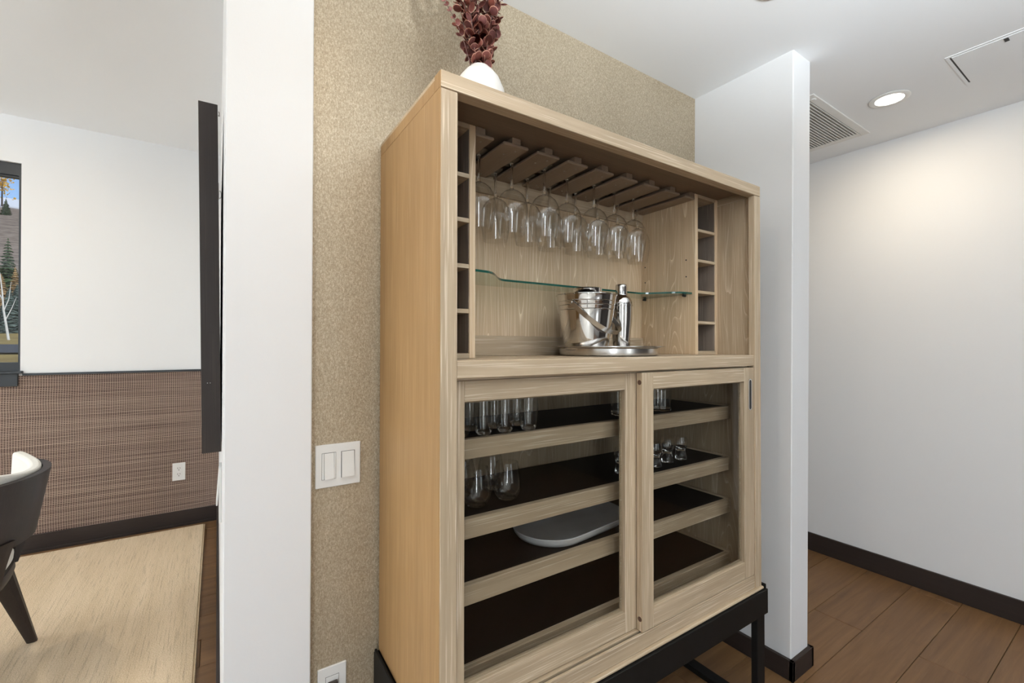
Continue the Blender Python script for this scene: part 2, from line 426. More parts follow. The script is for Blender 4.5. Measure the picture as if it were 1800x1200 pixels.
# dining-room window
def window(name, x0, x1, z0, z1, y):
    w = MB().box(x0, x1, y, y + .05, z0, z0 + .048).box(x0, x1, y, y + .05, z1 - .070, z1).box(x0, x0 + .014, y, y + .05, z0 + .048, z1 - .07).box(x1 - .014, x1, y, y + .05, z0 + .048, z1 - .07)
    w.box(x0 + .014, x1 - .014, y + .012, y + .045, z1 - .082, z1 - .070)
    o = w.build(name, WINFRAME); o['kind'] = 'structure'
    MB().box(x0 + .014, x1 - .014, y + .024, y + .030, z0 + .048, z1 - .082).build('pane', WINPANE, o)
    return o
w1 = window('window_1', -2.60, -.957, 1.067, 2.278, 3.765)
MB().box(-2.62, -.944, 3.715, 3.765, 1.052, 1.067, .002).build('window_sill', WINFRAME, w1)
MB().box(-2.60, -.963, 3.728, 3.745, .978, 1.052, .002).build('apron', WINFRAME, w1)
def rear_window(name, axis, lo, hi, z0, z1, d):
    mb = MB(); t = .05
    def bx(a, b, p, q):
        if axis == 'x': mb.box(a, b, d - .03, d + .03, p, q)
        else: mb.box(d - .03, d + .03, a, b, p, q)
    bx(lo, hi, z0, z0 + t); bx(lo, hi, z1 - t, z1); bx(lo, lo + t, z0 + t, z1 - t); bx(hi - t, hi, z0 + t, z1 - t)
    mid = (lo + hi) / 2
    if hi - lo > .7: bx(mid - t / 2, mid + t / 2, z0 + t, z1 - t)
    o = mb.build(name, WINFRAME); o['kind'] = 'structure'
    return o
rear_window('window_2', 'x', -2.76, -2.14, .18, 2.44, -4.5)
rear_window('added_window_3', 'x', .93, 1.77, .18, 2.44, -4.5)  # added unseen window, placed to give the cabinet front light
rear_window('window_4', 'y', -2.05, -.75, .3, 2.4, -4.55)
rear_window('window_5', 'y', 1.6, 3.4, 1.0, 2.2, -4.55)

ORDN = ['first', 'second', 'third', 'fourth', 'fifth', 'sixth', 'seventh', 'eighth']
# ------------------------------------------------------------------ recessed lights
def downlight(x, y, z, energy, label, col=None):
    t = thing('recessed_light', label, 'ceiling light', T(x, y, z), 'recessed ceiling lights')
    MB().lathe([(.050, -.001), (.072, -.0015), (.073, -.004), (.066, -.007), (.052, -.006), (.050, -.001)], n=40).build('trim_ring', TRIMW, t, True)
    MB().lathe([(0, -.0035), (.050, -.0035), (.0505, -.0015), (0, -.001)], n=40).build('lens', LAMP, t, True)
    light('downlight_lamp', 'AREA', (x, y, z - .0085), energy, col or WARM, (0, 0, 0), shape='DISK', size=.098)
    return t
downlight(2.497, .724, CEILZ, 6.2, 'round recessed ceiling light glowing in the hallway ceiling')
downlight(.12, .50, CEILZ, 4.8, 'round recessed ceiling light in the hall ceiling before the gold wall, outside the view')
for i, (x, y) in enumerate(((-3.2, -3.0), (-1.6, -3.0), (0.0, -3.0), (1.6, -3.0), (-3.2, -1.6), (-1.6, -1.6), (0.2, -1.7), (1.6, -1.7))):  # added unseen lights, to bounce off the pale carpet
    downlight(x, y, HIGHZ, 4, f'added unseen ceiling light filling the living room behind the view, {ORDN[i]} of eight', col=(.97, .97, .97))
downlight(-1.05, 2.75, HIGHZ, 7, 'round recessed ceiling light over the dining rug, outside the view')
downlight(-2.6, 2.2, HIGHZ, 9, 'round recessed ceiling light near the dining room outer wall, outside the view')
# added unseen pale carpet, bouncing light up to the ceilings
cpt = struct('bounce_carpet', MB().box(-4.45, .40, -4.38, -.9, 0, .012, .003), simple('pale_bounce_carpet', (.74, .71, .66), .95, 0, .1, .06, 120))

# ------------------------------------------------------------------ things on the ceiling
t = thing('access_panel', 'flush white ceiling access panel with a dark gap along one end', 'access panel', T(2.473, .255, CEILZ))
fr = MB(); a, b = .1425, .24
fr.box(-a - .012, a + .012, b, b + .010, -.002, 0).box(-a - .012, a + .012, -b - .010, -b, -.002, 0).box(-a - .012, -a, -b, b, -.002, 0).box(a, a + .012, -b, b, -.002, 0)
fr.build('frame', CEIL, t)
MB().box(-a + .002, a - .0015, -b + .002, b - .006, -.0035, -.0005, .0006).build('panel', CEIL, t)
MB().box(-a + .002, a - .002, b - .006, b, -.0006, -.0001).build('gap', SLOT, t)
MB().box(-.135, -.108, .088, .100, -.0055, -.0035, .001).build('latch', SLOT, t)

t = thing('air_return_grille', 'white slatted air return grille in the hallway ceiling beside the wing wall', 'air vent', T(2.49, 1.145, CEILZ))
hx, hy = .32, .252
fr = MB(); fr.box(-hx, hx, -hy, -hy + .036, -.006, 0, .002).box(-hx, hx, hy - .036, hy, -.006, 0, .002).box(-hx, -hx + .036, -hy + .036, hy - .036, -.006, 0, .002).box(hx - .044, hx, -hy + .036, hy - .036, -.006, 0, .002)
fr.build('frame', VENTW, t)
MB().box(-hx + .02, hx - .02, -hy + .02, hy - .02, -.0006, -.0001).build('backing', VENTD, t)
sl = MB().rbox((0, 0, 0), (2 * hx - .08, .0105, .0022), (R(32), 0, 0)).mesh('slat'); sl.materials.append(VENTW)
yy = -hy + .042
while yy < hy - .04:
    obj('slat', sl, None, t, (-.004, yy, -.0040)); yy += .0138
MB().lathe([(0, -.010), (.010, -.010), (.013, -.007), (.013, -.0055), (0, -.0055)], (-hx + .045, -hy + .020, 0), 16).build('latch', VENTW, t, True)
for sx in (-.05, .19): MB().lathe([(0, -.0075), (.004, -.007), (.004, -.0055), (0, -.0055)], (sx, -hy + .018, 0), 10).build('screw', VENTW, t, True)

t = thing('smoke_detector', 'round white smoke detector at the top edge of the view', 'smoke detector', T(1.400, .655, CEILZ))
MB().lathe([(0, -.024), (.044, -.024), (.054, -.020), (.056, -.012), (.056, -.008)], n=40).build('cover', TRIMW, t, True)
MB().lathe([(0, -.008), (.062, -.008), (.064, -.004), (.064, 0)], n=40).build('mounting_base', TRIMW, t, True)

# ------------------------------------------------------------------ bar cabinet (own frame, leaning back half a degree as it stands)
CABM = T(.3642, .7982, .4268) @ Euler((R(-.4969), R(.0646), R(-.3756))).to_matrix().to_4x4()
CW, CD, CH = 1.186, .395, 1.3624
LIP = .0345; ZC = .785
cab = thing('bar_cabinet', 'pale oak bar cabinet with glass sliding doors on a black metal base', 'cabinet', CABM)
BV = .0012
MB().prism([(-.0008, .0008), (0, .0008), (0, .022), (.018, .022), (.018, CD - .002), (-.0008, CD - .002)], 0, CH - LIP - .0003).build('side_panel', OAKS, cab)
MB().box(CW - .018, CW, .022, CD - .002, 0, CH - LIP, BV).build('side_panel', OAKL['z'], cab)
for a, b in ((0, .037), (CW - .037, CW)):
    MB().box(a, b, 0, .0215, .0, CH - LIP - .0016, BV).build('stile', OAK['z'], cab)
MB().box(0, CW, 0, .030, CH - LIP, CH, BV).box(0, CW, .030, CD - .002, CH - .0085, CH, .0004).build('top_panel', OAK['x'], cab)
MB().box(.0185, CW - .0185, .050, CD - .011, CH - .0100, CH - .0086).build('top_shade_sheet', TOPSHADE, cab)  # thin dark sheet standing for the shade under the top
MB().box(-.0008, .0179, .0305, CD - .002, CH - LIP + .0006, CH - .0090).build('top_edge', OAKS, cab)
MB().box(-.0008, -.0001, .0008, .0300, CH - LIP + .0006, CH - .0012).build('top_edge', OAKS, cab)
MB().box(CW - .018, CW, .0305, CD - .002, CH - LIP + .0006, CH - .0090).build('top_edge', OAK['y'], cab)
MB().box(.0182, CW - .0182, .0305, .050, CH - LIP + .012, CH - .0090, .001).build('top_rail', OAK['x'], cab)
MB().box(.037, CW - .037, .003, .0215, ZC - .037, ZC, .0015).box(.018, CW - .018, .0215, CD - .010, ZC - .022, ZC - .0002).build('counter', OAK['x'], cab)
MB().box(.018, CW - .018, .385, CD - .002, ZC - .020, CH - .010).build('back_panel', OAKP['z'], cab)
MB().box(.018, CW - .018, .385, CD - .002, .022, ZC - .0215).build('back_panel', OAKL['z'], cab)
MB().box(.1574, 1.0326, .376, .385, ZC, .846, .001).build('back_rail', OAK['x'], cab)
MB().box(.1574, 1.0326, .376, .385, 1.283, CH - .010, .001).build('back_rail', OAK['x'], cab)
# sill with two sliding-door grooves
s = MB()
s.box(.037, CW - .037, .003, .0105, .0015, .044, .001).box(.018, CW - .018, .0175, .0335, .0015, .044, .0008).box(.018, CW - .018, .0405, .072, .0015, .044, .0008).box(.018, CW - .018, .0105, .0405, .0015, .036)
s.build('sill', OAK['x'], cab)
MB().box(.037, CW - .037, .0106, .0174, .0361, .0375).box(.037, CW - .037, .0336, .0404, .0361, .0375).build('door_track', SLOT, cab)
MB().box(.0, CW + .001, -.0085, .012, -.0075, .0010, .0025).build('base_molding', OAK['x'], cab)
MB().box(.018, CW - .018, .072, .385, .0015, .020).build('bottom_panel', OAK['x'], cab)
MB().box(.037, CW - .037, .026, .0262 + .020, .7425, .748).box(.018, CW - .018, .05, .07, .735, .763).build('top_track', OAK['x'], cab)

# black metal base: apron ring, flat-bar legs, floor runners
bs = MB().box(-.013, CW + .013, -.015, -.009, -.090, -.008, .0015).box(-.013, CW + .013, .392, .398, -.090, -.004, .0015).box(-.013, -.007, -.009, .392, -.090, .006, .0015).box(CW + .007, CW + .013, -.009, .392, -.090, .006, .0015)
bs.box(-.007, CW + .007, -.009, .392, -.016, -.009)
base = bs.build('base_frame', BLACKM, cab)
for lx in (-.005, CW - .041):
    for ly in (-.008, .370):
        MB().box(lx, lx + .045, ly, ly + .022, -.404, -.0165, .0012).build('leg', BLACKM, base)
    MB().box(lx, lx + .045, -.008, .392, -.4262, -.404, .0012).build('floor_runner', BLACKM, base)

# bottle racks
def rack(x0, x1, inner_left):
    ins = (x0, x0 + .0165) if inner_left else (x1 - .0165, x1)
    out = (x1 - .0135, x1) if inner_left else (x0, x0 + .0135)
    z0, z1 = ZC, CH - .0105
    lo, hi = (ins[1], out[0]) if inner_left else (out[1], ins[0])
    root = MB().box(lo, hi, .1457, .384, z0, z0 + .012, .0006).build('bottle_rack', OAK['x'], cab)
    MB().box(lo, hi, .1457, .384, z1 - .011, z1, .0006).build('rack_top', OAK['x'], root)
    MB().box(ins[0], ins[1], .1457, .3845, z0, z1, .0008).build('rack_side', OAKP['z'], root)
    MB().box(ins[0] - .0012, ins[0] - .0001, .150, .384, z0 + .0125, z1 - .0115).build('rack_shade_sheet', RACKD, root) if not inner_left else MB().box(out[0] - .0012, out[0] - .0001, .150, .384, z0 + .0125, z1 - .0115).build('rack_shade_sheet', RACKD, root)  # thin dark sheet standing for the shade inside the rack
    MB().box(out[0], out[1], .1457, .3845, z0, z1, .0008).build('rack_side', OAKP['z'], root)
    for zc in (1.2258, 1.1178, 1.0070, .8985):
        MB().box(lo, hi, .147, .384, zc - .0052, zc + .0052, .0006).build('rack_shelf', OAK['x'], root)
    return root
rack(.0185, .1570, False); rack(1.0330, CW - .0185, True)

# stemware rails hung under the top
PITCH = .1057; Z_PL = 1.3295
for k in range(9):
    cx = .1715 + PITCH * k; x0, x1 = max(cx - .0385, .1576), min(cx + .0385, 1.0324)
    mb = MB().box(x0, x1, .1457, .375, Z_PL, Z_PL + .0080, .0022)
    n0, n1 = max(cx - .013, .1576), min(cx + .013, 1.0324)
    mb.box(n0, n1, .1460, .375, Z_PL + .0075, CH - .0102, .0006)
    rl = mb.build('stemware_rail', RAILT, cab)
    for dx, py in ((.012, .170), (-.006, .200), (.010, .352), (-.008, .335)):
        if x0 + .004 < cx + dx < x1 - .004:
            MB().lathe([(0, -.0009), (.0026, -.0009), (.0031, .0004), (0, .0004)], (cx + dx, py, Z_PL), 10).build('screw', SCREWM, rl)

# glass shelf with scooped front
def smooth(a): return a * a * (3 - 2 * a)
front = []
XL, XRr = .1580, 1.0320
for i in range(25):
    u = i / 24
    if u < .2: front.append((XL + (.196 - XL) * u / .2, .158 + .004 * (u / .2)))
    else:
        v = (u - .2) / .8; front.append((.196 + (.335 - .196) * v, .162 + (.262 - .162) * smooth(min(1, v * 1.15) if v * 1.15 < 1 else 1)))
mir = [(XL + XRr - x, y) for x, y in front][::-1]
outline = front + mir + [(XRr, .372), (XL, .372)]
b = MB(); b.prism(outline, .9985, 1.0045)
me = b.mesh('glass_shelf'); me.materials.append(SHELFGLASS); me.materials.append(GREENEDGE)
for p in me.polygons:
    if abs(p.normal.z) < .5 and p.center.y < .30: p.material_index = 1
gsh = obj('glass_shelf', me, None, cab)
for px in (XL, XRr):
    for py in (.1847, .3635):
        d = .014 if px < .5 else -.014
        MB().cyl((px, py, .9945), (px + d, py, .9945), .0038, 12).build('shelf_pin', SLOT, gsh, True)
for py in (.182, .366):
    for pz in (1.0630, 1.1228):
        MB().cyl((1.0331, py, pz), (1.0323, py, pz), .0026, 10).build('pin_hole', SLOT, cab)
op = MB().box(.955, 1.020, .3722, .3762, .797, .838, .001).build('outlet_plate', OAK['x'], cab); op['label'] = 'wood-toned outlet plate low on the back rail'
MB().box(.944, .972, .348, .3721, .794, .814, .002).build('plug', SLOT, op)

# pull-out shelves
for zt in (.602, .421, .271, .084):
    fr = MB().box(.036, 1.1500, .094, .112, zt - .045, zt, .0012).build('shelf', OAK['x'], cab)
    MB().box(.036, 1.1495, .1122, .376, zt - .018, zt - .0012).build('shelf_top', BLACKS, fr)
    for a, b in ((.024, .0355), (1.1505, 1.161)):
        MB().box(a, b, .0945, .376, zt - .045, zt + .004, .001).build('side_rail', OAK['y'], fr)

# sliding doors
def door(x0, x1, y0, y1, lw, rw, z0, z1, ztop, zbot, pull_x, plugs):
    bm = bmesh.new()                                   # glazing bead, one continuous ring; rails, stiles and pane hang on it
    rings = [[bm.verts.new((x, y, z)) for x, z in ((x0 + lw - e, zbot - e), (x1 - rw + e, zbot - e), (x1 - rw + e, ztop + e), (x0 + lw - e, ztop + e))] for e, y in ((.0005, y0 + .0138), (-.004, y0 + .0138), (-.004, y1 - .0015), (.0005, y1 - .0015))]
    for i in range(4):
        A, B = rings[i], rings[(i + 1) % 4]
        for k in range(4): bm.faces.new((A[k], A[(k + 1) % 4], B[(k + 1) % 4], B[k]))
    q = MB(); q.merge(bm); d = q.build('door', OAK['x'], cab)
    MB().box(x0 + lw, x1 - rw, y0 + .0004, y1 - .0004, ztop, z1, .0008).build('door_rail', OAK['x'], d)
    MB().box(x0 + lw, x1 - rw, y0 + .0004, y1 - .0004, z0, zbot, .0008).build('door_rail', OAK['x'], d)
    MB().box(x0, x0 + lw, y0, y1, z0, z1, .001).build('door_stile', OAK['z'], d)
    MB().box(x1 - rw, x1, y0, y1, z0, z1, .001).build('door_stile', OAK['z'], d)
    MB().box(x0 + lw - .004, x1 - rw + .004, y0 + .010, y0 + .0135, zbot - .004, ztop + .004).build('pane', PANE, d)
    # recessed oblong pull
    def caps(cx, zc, r, h, n=12):
        return [(cx + r * math.cos(R(180) * i / n), zc + h + r * math.sin(R(180) * i / n)) for i in range(n + 1)] + [(cx - r * math.cos(R(180) * i / n), zc - h - r * math.sin(R(180) * i / n)) for i in range(n + 1)]
    zc = .653
    o_, i_ = caps(pull_x, zc, .0098, .0425), caps(pull_x, zc, .0066, .0425)
    bm = bmesh.new()
    O1 = [bm.verts.new((x, y0 - .0002, z)) for x, z in o_]; O2 = [bm.verts.new((x, y0 - .0022, z)) for x, z in o_]; I2 = [bm.verts.new((x, y0 - .0022, z)) for x, z in i_]; I1 = [bm.verts.new((x, y0 - .0002, z)) for x, z in i_]
    n = len(o_)
    for i in range(n):
        j = (i + 1) % n
        for A, B in ((O1, O2), (O2, I2), (I2, I1)): bm.faces.new((A[i], A[j], B[j], B[i]))
    q = MB(); q.merge(bm); p = q.build('pull', CHROME, d); p['label'] = 'oblong chrome finger pull'
    bm = bmesh.new(); bm.faces.new([bm.verts.new((x, y0 - .0006, z)) for x, z in i_]); q = MB(); q.merge(bm); q.build('pull_recess', SLOT, d)
    for z in plugs:
        MB().cyl((x0 - .0006, (y0 + y1) / 2 - .001, z), (x0 + .004, (y0 + y1) / 2 - .001, z), .0066, 16).build('plug', PLUGW, d)
    return d
door(.590, 1.1475, .0035, .0235, .0465, .0575, .0455, .7425, .697, .102, 1.1225, (.716, .078))
door(.0180, .6020, .0270, .0470, .0500, .0520, .0455, .7415, .697, .101, .036, ())

# ------------------------------------------------------------------ hanging wine glasses
def make_wineglass():
    w = thing('wine_glass', None, 'wine glass')
    MB().lathe([(0, .0042), (.030, .0026), (.0338, .0016), (.0338, .0006), (.0290, 0), (.010, -.0016), (.0045, -.004), (0, -.004)], n=32).build('foot', BOWL, w, True)
    MB().lathe([(0, -.003), (.0046, -.003), (.0036, -.010), (.0034, -.040), (.0036, -.066), (.0052, -.074), (.0075, -.0775), (0, -.0775)], n=16).build('stem', GLASS, w, True)
    MB().lathe([(0, -.0776), (.010, -.0790), (.022, -.0850), (.034, -.0960), (.0425, -.1120), (.0460, -.1280), (.0464, -.1420), (.0448, -.1600), (.0410, -.1830), (.0372, -.2020), (.0360, -.2080), (.0354, -.2082), (.0352, -.2078)], n=40).build('bowl', BOWL, w, True)
    return w
wg = make_wineglass(); first = True
ORD = ['first', 'second', 'third', 'fourth', 'fifth', 'sixth', 'seventh', 'eighth']
spots = [(1, 'f', .252)]
for k, (yf, yb) in zip(range(2, 8), ((.250, .339), (.236, .322), (.258, .345), (.248, .338), (.262, .340), (.272, .346))):
    spots += [(k, 'f', yf), (k, 'b', yb)]
spots.append((8, 'b', .345))
for k, row, y in spots:
    o = wg if first else copy_tree(wg)
    first = False
    mm = CABM @ T(.2243 + PITCH * (k - 1), y, Z_PL + .0086)
    o.location = mm.to_translation(); o.rotation_euler = mm.to_euler()
    where = 'front' if row == 'f' else 'back'
    lbl = {1: 'clear wine glass hanging in the front row beside the left bottle rack', 8: 'clear wine glass hanging alone in the back row beside the right bottle rack'}.get(k)
    o['label'] = lbl or f'clear wine glass hanging upside down, {where} row, {ORD[k-1]} slot from the left'
    o['group'] = 'wine glasses hanging from the stemware rails'

# ------------------------------------------------------------------ steel barware on the counter
def on_cab(x, y, z): return CABM @ T(x, y, z)
TC = (.662, .203)
tr = thing('serving_tray', 'round brushed steel serving tray with a wide flange under the ice bucket', 'tray', on_cab(*TC, ZC + .0003))
MB().lathe([(0, 0), (.146, 0), (.1500, .0025), (.1508, .010), (.1508, .0215), (.1530, .0238), (.162, .0258), (.170, .0275), (.1735, .0275), (.1735, .0288), (.168, .0290), (.155, .0270), (.147, .0235), (.142, .0165), (0, .0165)], n=96).build('tray_body', STEELB, tr, True)
ZT = ZC + .0170
BC = (.573, .205); hB = .166
bk = thing('ice_bucket', 'shiny steel ice bucket with a hinged strap handle on the tray', 'ice bucket', on_cab(*BC, ZT))
prof = [(0, .004), (.060, .004), (.0628, 0), (.0655, .002), (.0662, .009), (.0650, .0105), (.0660, .0125)]
def rB(z): return .066 + (.0905 - .066) * (z / hB)
for i in range(1, 9): prof.append((rB(.0125 + i * .012), .0125 + i * .012))
for zg in (.121, .134, .146):
    prof += [(rB(zg) , zg - .002), (rB(zg) - .0016, zg), (rB(zg), zg + .002)]
prof += [(rB(.160), .160), (.0905, .1635), (.0925, .1650), (.0922, .1670), (.0900, .1668), (.0880, .160), (.064, .010), (0, .010)]
MB().lathe(prof, n=96).build('bucket_body', STEEL, bk, True, 25)
# strap handle: pivots on the rim, bow hanging down to one side
adir = R(-33.56 + 0) ; cdir = Vector((-.55, -.835, 0))      # towards the viewer side of the room
base_ang = math.atan2(cdir.y, cdir.x)
pa = base_ang + R(-38); 
pv = Vector((math.cos(pa), math.sin(pa), 0)); ap = Vector((math.cos(pa + R(90)), math.sin(pa + R(90)), 0))
zp = .140; rp = rB(zp) + .0035; drop = R(42); Lh = .132
pts = []
down = ap * math.cos(drop) + Vector((0, 0, -1)) * math.sin(drop)
for i in range(25):
    a = math.pi * i / 24
    c, s_ = math.cos(a), math.sin(a)
    sx = math.copysign(abs(c) ** .8, c); sy = abs(s_) ** .75
    pts.append(pv * rp * sx + down * Lh * sy + Vector((0, 0, zp)))
b = bmesh.new(); rings = []
nrm = pv.cross(down).normalized()
for i, p in enumerate(pts):
    tg = (pts[min(i + 1, 24)] - pts[max(i - 1, 0)]).normalized(); sd = nrm; th = tg.cross(sd).normalized()
    rings.append([b.verts.new(p + sd * u + th * v) for u, v in ((-.0068, -.0007), (.0068, -.0007), (.0068, .0007), (-.0068, .0007))])
for A, B in zip(rings, rings[1:]):
    for k in range(4): b.faces.new((A[k], A[(k + 1) % 4], B[(k + 1) % 4], B[k]))
b.faces.new(rings[0][::-1]); b.faces.new(rings[-1])
hb = MB(); hb.merge(b); hb.build('handle', STEELB, bk, True)
for sgn in (1, -1):
    p0 = pv * sgn * (rB(zp) - .001) + Vector((0, 0, zp)); p1 = pv * sgn * (rp + .0045) + Vector((0, 0, zp))
    MB().cyl(p0, p1, .0052, 14, .0040).build('rivet', CHROME, bk, True)
cp = thing('steel_cup', 'steel cup standing inside the ice bucket, its rim just showing', 'cup', on_cab(BC[0] + .012, BC[1] + .010, ZT + .0103))
MB().lathe([(0, 0), (.036, 0), (.038, .003), (.0465, .176), (.0475, .1785), (.0462, .1795), (.0450, .177), (.0370, .006), (0, .006)], n=48).build('cup_body', STEEL, cp, True)
sh = thing('cocktail_shaker', 'tall polished steel cocktail shaker with domed top beside the ice bucket', 'cocktail shaker', on_cab(.733, .212, ZT))
MB().lathe([(0, .002), (.022, .002), (.0235, 0), (.0252, .002), (.0275, .030), (.0318, .070), (.0348, .098), (.0358, .120), (.0358, .142), (.0372, .1425), (.0372, .1455), (.0362, .146), (0, .146)], n=64).build('shaker_body', STEEL, sh, True)
MB().lathe([(0, .1462), (.0352, .1462), (.0352, .1500), (.0335, .158), (.0298, .167), (.0245, .174), (.0205, .1775), (.0200, .1795), (0, .1795)], n=64).build('shaker_dome', STEEL, sh, True)
MB().lathe([(0, .1797), (.0192, .1797), (.0192, .206), (.0185, .2105), (.0165, .2130), (0, .2140)], n=48).build('shaker_cap', STEEL, sh, True)

# ------------------------------------------------------------------ glassware behind the doors
def place_set(root, pts, group):
    for i, (x, y, z, lbl) in enumerate(pts):
        o = root if i == 0 else copy_tree(root)
        mm = on_cab(x, y, z); o.location = mm.to_translation(); o.rotation_euler = mm.to_euler()
        o['label'] = lbl; o['group'] = group
S1, S2, S3 = .602 - .0010, .421 - .0010, .271 - .0010
fl = thing('stemless_flute', None, 'flute glass')
MB().lathe([(0, 0), (.0135, 0), (.0165, .0018), (.0205, .010), (.0206, .0105), (0, .0085)], n=32).build('base', GLASS, fl, True)
MB().lathe([(.0206, .0106), (.0226, .020), (.0240, .034), (.0243, .055), (.0236, .090), (.0222, .122), (.0213, .136), (.0208, .1362)], n=36).build('bowl', BOWL, fl, True)
place_set(fl, [
    (.298, .121, S1, 'tall stemless flute on the top shelf, front row, furthest from the left stile'),
    (.231, .127, S1, 'tall stemless flute on the top shelf, front row, second along from the near end flute'),
    (.170, .127, S1, 'tall stemless flute on the top shelf, front row, second from the left stile'),
    (.112, .134, S1, 'tall stemless flute on the top shelf, front row, half hidden by the left stile'),
    (.306, .186, S1, 'tall stemless flute on the top shelf, back row, furthest from the left stile'),
    (.236, .186, S1, 'tall stemless flute on the top shelf, back row, middle one'),
    (.166, .190, S1, 'tall stemless flute on the top shelf, back row, nearest the left stile'),
], 'stemless flutes on the top shelf')
tu = thing('tumbler', None, 'tumbler')
MB().lathe([(0, 0), (.0335, 0), (.0360, .002), (.0362, .0085), (0, .0075)], n=40).build('base', GLASS, tu, True)
MB().lathe([(.0362, .0086), (.0366, .030), (.0368, .0690), (.0362, .0693)], n=44).build('wall', BOWL, tu, True)
place_set(tu, [
    (.683, .158, S1, 'low clear tumbler on the top shelf showing at the edge of the left pane'),
    (.866, .165, S1, 'low clear tumbler on the top shelf showing in the right pane, front one'),
    (.872, .250, S1, 'low clear tumbler on the top shelf behind another one in the right pane'),
], 'tumblers on the top shelf')
sw = thing('stemless_wine_glass', None, 'wine glass')
MB().lathe([(0, 0), (.014, 0), (.0185, .0016), (.0240, .0052), (0, .0044)], n=36).build('base', GLASS, sw, True)
MB().lathe([(.0240, .0053), (.0305, .0120), (.0352, .0220), (.0372, .0350), (.0368, .0500), (.0345, .0680), (.0305, .0860), (.0276, .0970), (.0270, .0972)], n=44).build('bowl', BOWL, sw, True)
place_set(sw, [
    (.168, .158, S2, 'round stemless wine glass on the second shelf, front row, beside the left stile'),
    (.258, .160, S2, 'round stemless wine glass on the second shelf, front row, further from the left stile'),
    (.172, .246, S2, 'round stemless wine glass on the second shelf, back row, beside the left stile'),
    (.263, .250, S2, 'round stemless wine glass on the second shelf, back row, further from the left stile'),
], 'stemless wine glasses on the second shelf')
sg = thing('shot_glass', None, 'shot glass')
lob = lambda a, z: 1 + .10 * math.cos(5 * a + z * 60)
MB().lathe([(0, 0), (.0150, 0), (.0178, .002), (.0188, .010), (.0180, .020), (.0152, .028), (.0160, .034), (.0205, .046), (.0170, .046), (.012, .038), (0, .036)], n=40, rfun=lob).build('base', GLASS, sg, True)
MB().lathe([(.0205, .0462), (.0226, .054), (.0228, .060), (.0214, .070), (.0196, .079), (.0191, .0792)], n=36).build('bowl', BOWL, sg, True)
place_set(sg, [
    (.682, .163, S2, 'thick-based shot glass on the second shelf at the edge of the left pane'),
    (.832, .157, S2, 'thick-based shot glass on the second shelf half hidden by the middle door stile'),
    (.913, .172, S2, 'thick-based shot glass on the second shelf, middle of the three in the right pane'),
    (.986, .172, S2, 'thick-based shot glass on the second shelf, nearest the right side panel'),
], 'shot glasses on the second shelf')
pl = thing('oval_platter', 'pale grey oval stoneware platter with a raised rim on the third shelf', 'platter', on_cab(.532, .232, S3) @ Matrix.Rotation(R(7), 4, 'Z'))
def stadium(L, r, n=20):
    return [(L + r * math.cos(R(-90) + R(180) * i / n), r * math.sin(R(-90) + R(180) * i / n)) for i in range(n + 1)] + [(-L + r * math.cos(R(90) + R(180) * i / n), r * math.sin(R(90) + R(180) * i / n)) for i in range(n + 1)]
b = bmesh.new(); rings = []
for L, r, z in ((.082, .096, .0), (.083, .101, .0015), (.084, .108, .012), (.085, .1115, .0235), (.085, .1100, .0250), (.085, .1082, .0240), (.084, .103, .0125), (.083, .096, .0055)):
    rings.append([b.verts.new((x, y, z)) for x, y in stadium(L, r)])
for A, B in zip(rings, rings[1:]):
    for k in range(len(A)): j = (k + 1) % len(A); b.faces.new((A[k], A[j], B[j], B[k]))
b.faces.new(rings[0][::-1]); b.faces.new(rings[-1])
q = MB(); q.merge(b); q.build('dish', PLATTER, pl, True, 60)
# ------------------------------------------------------------------ vase with eucalyptus
VX, VY = .200, .205
va = thing('vase', 'rounded white ceramic vase on top of the oak cabinet', 'vase', on_cab(VX, VY, CH))
MB().lathe([(0, 0), (.044, 0), (.048, .003), (.062, .030), (.0690, .062), (.0690, .088), (.0640, .118), (.0520, .146), (.0380, .164), (.0285, .1715), (.0265, .1755), (.0245, .1750), (.0260, .168), (.045, .14), (.055, .09), (.04, .01), (0, .008)], n=56).build('vase_body', CERAMIC, va, True)
LEAFM = N('burgundy_leaf'); _n = LEAFM.noise(LEAFM.coords(), 90, 3); _oi = LEAFM.n('ShaderNodeObjectInfo')
LEAFM.bsdf(LEAFM.mix(.55, LEAFM.mix(_oi.outputs['Random'], (.15, .045, .050), (.36, .095, .055)), LEAFM.ramp(_n, (.3, (.12, .042, .046)), (.7, (.28, .105, .082)))), .55, 0, .35); LEAFM = LEAFM.m
LEAFE = simple('pale_leaf_edge', (.60, .32, .24), .6)
LEAFP = simple('pink_leaf', (.55, .27, .25), .6)
STEMM = simple('plum_stem', (.16, .085, .075), .6)
def leaf_mesh(r, cup, ml):
    bm = bmesh.new(); n = 11
    c = bm.verts.new((0, r, -cup)); r1 = []; r2 = []; 
    for i in range(n):
        a = 2 * math.pi * i / n; w = .96 if math.sin(a) > 0 else 1
        r1.append(bm.verts.new((r * .87 * math.cos(a), r + r * .87 * math.sin(a) * w, -cup * .35 + .0004)))
        r2.append(bm.verts.new((r * math.cos(a), r + r * math.sin(a) * w, .0)))
    fs = []
    for i in range(n):
        j = (i + 1) % n; bm.faces.new((c, r1[i], r1[j]))
        f = bm.faces.new((r1[i], r2[i], r2[j], r1[j])); f.material_index = 1
    for f in bm.faces: f.smooth = True
    # thickness
    g = bmesh.ops.solidify(bm, geom=bm.faces[:], thickness=.0007)
    me = bpy.data.meshes.new('leaf'); bm.to_mesh(me); bm.free()
    for mt in ml: me.materials.append(mt)
    return me
LM = [leaf_mesh(r, c, (LEAFM, LEAFE)) for r, c in ((.0122, .0036), (.0112, .0032), (.0100, .003), (.0082, .0022))]
LMP = leaf_mesh(.0048, .0015, (LEAFP, LEAFP))
rl = random.Random(21)
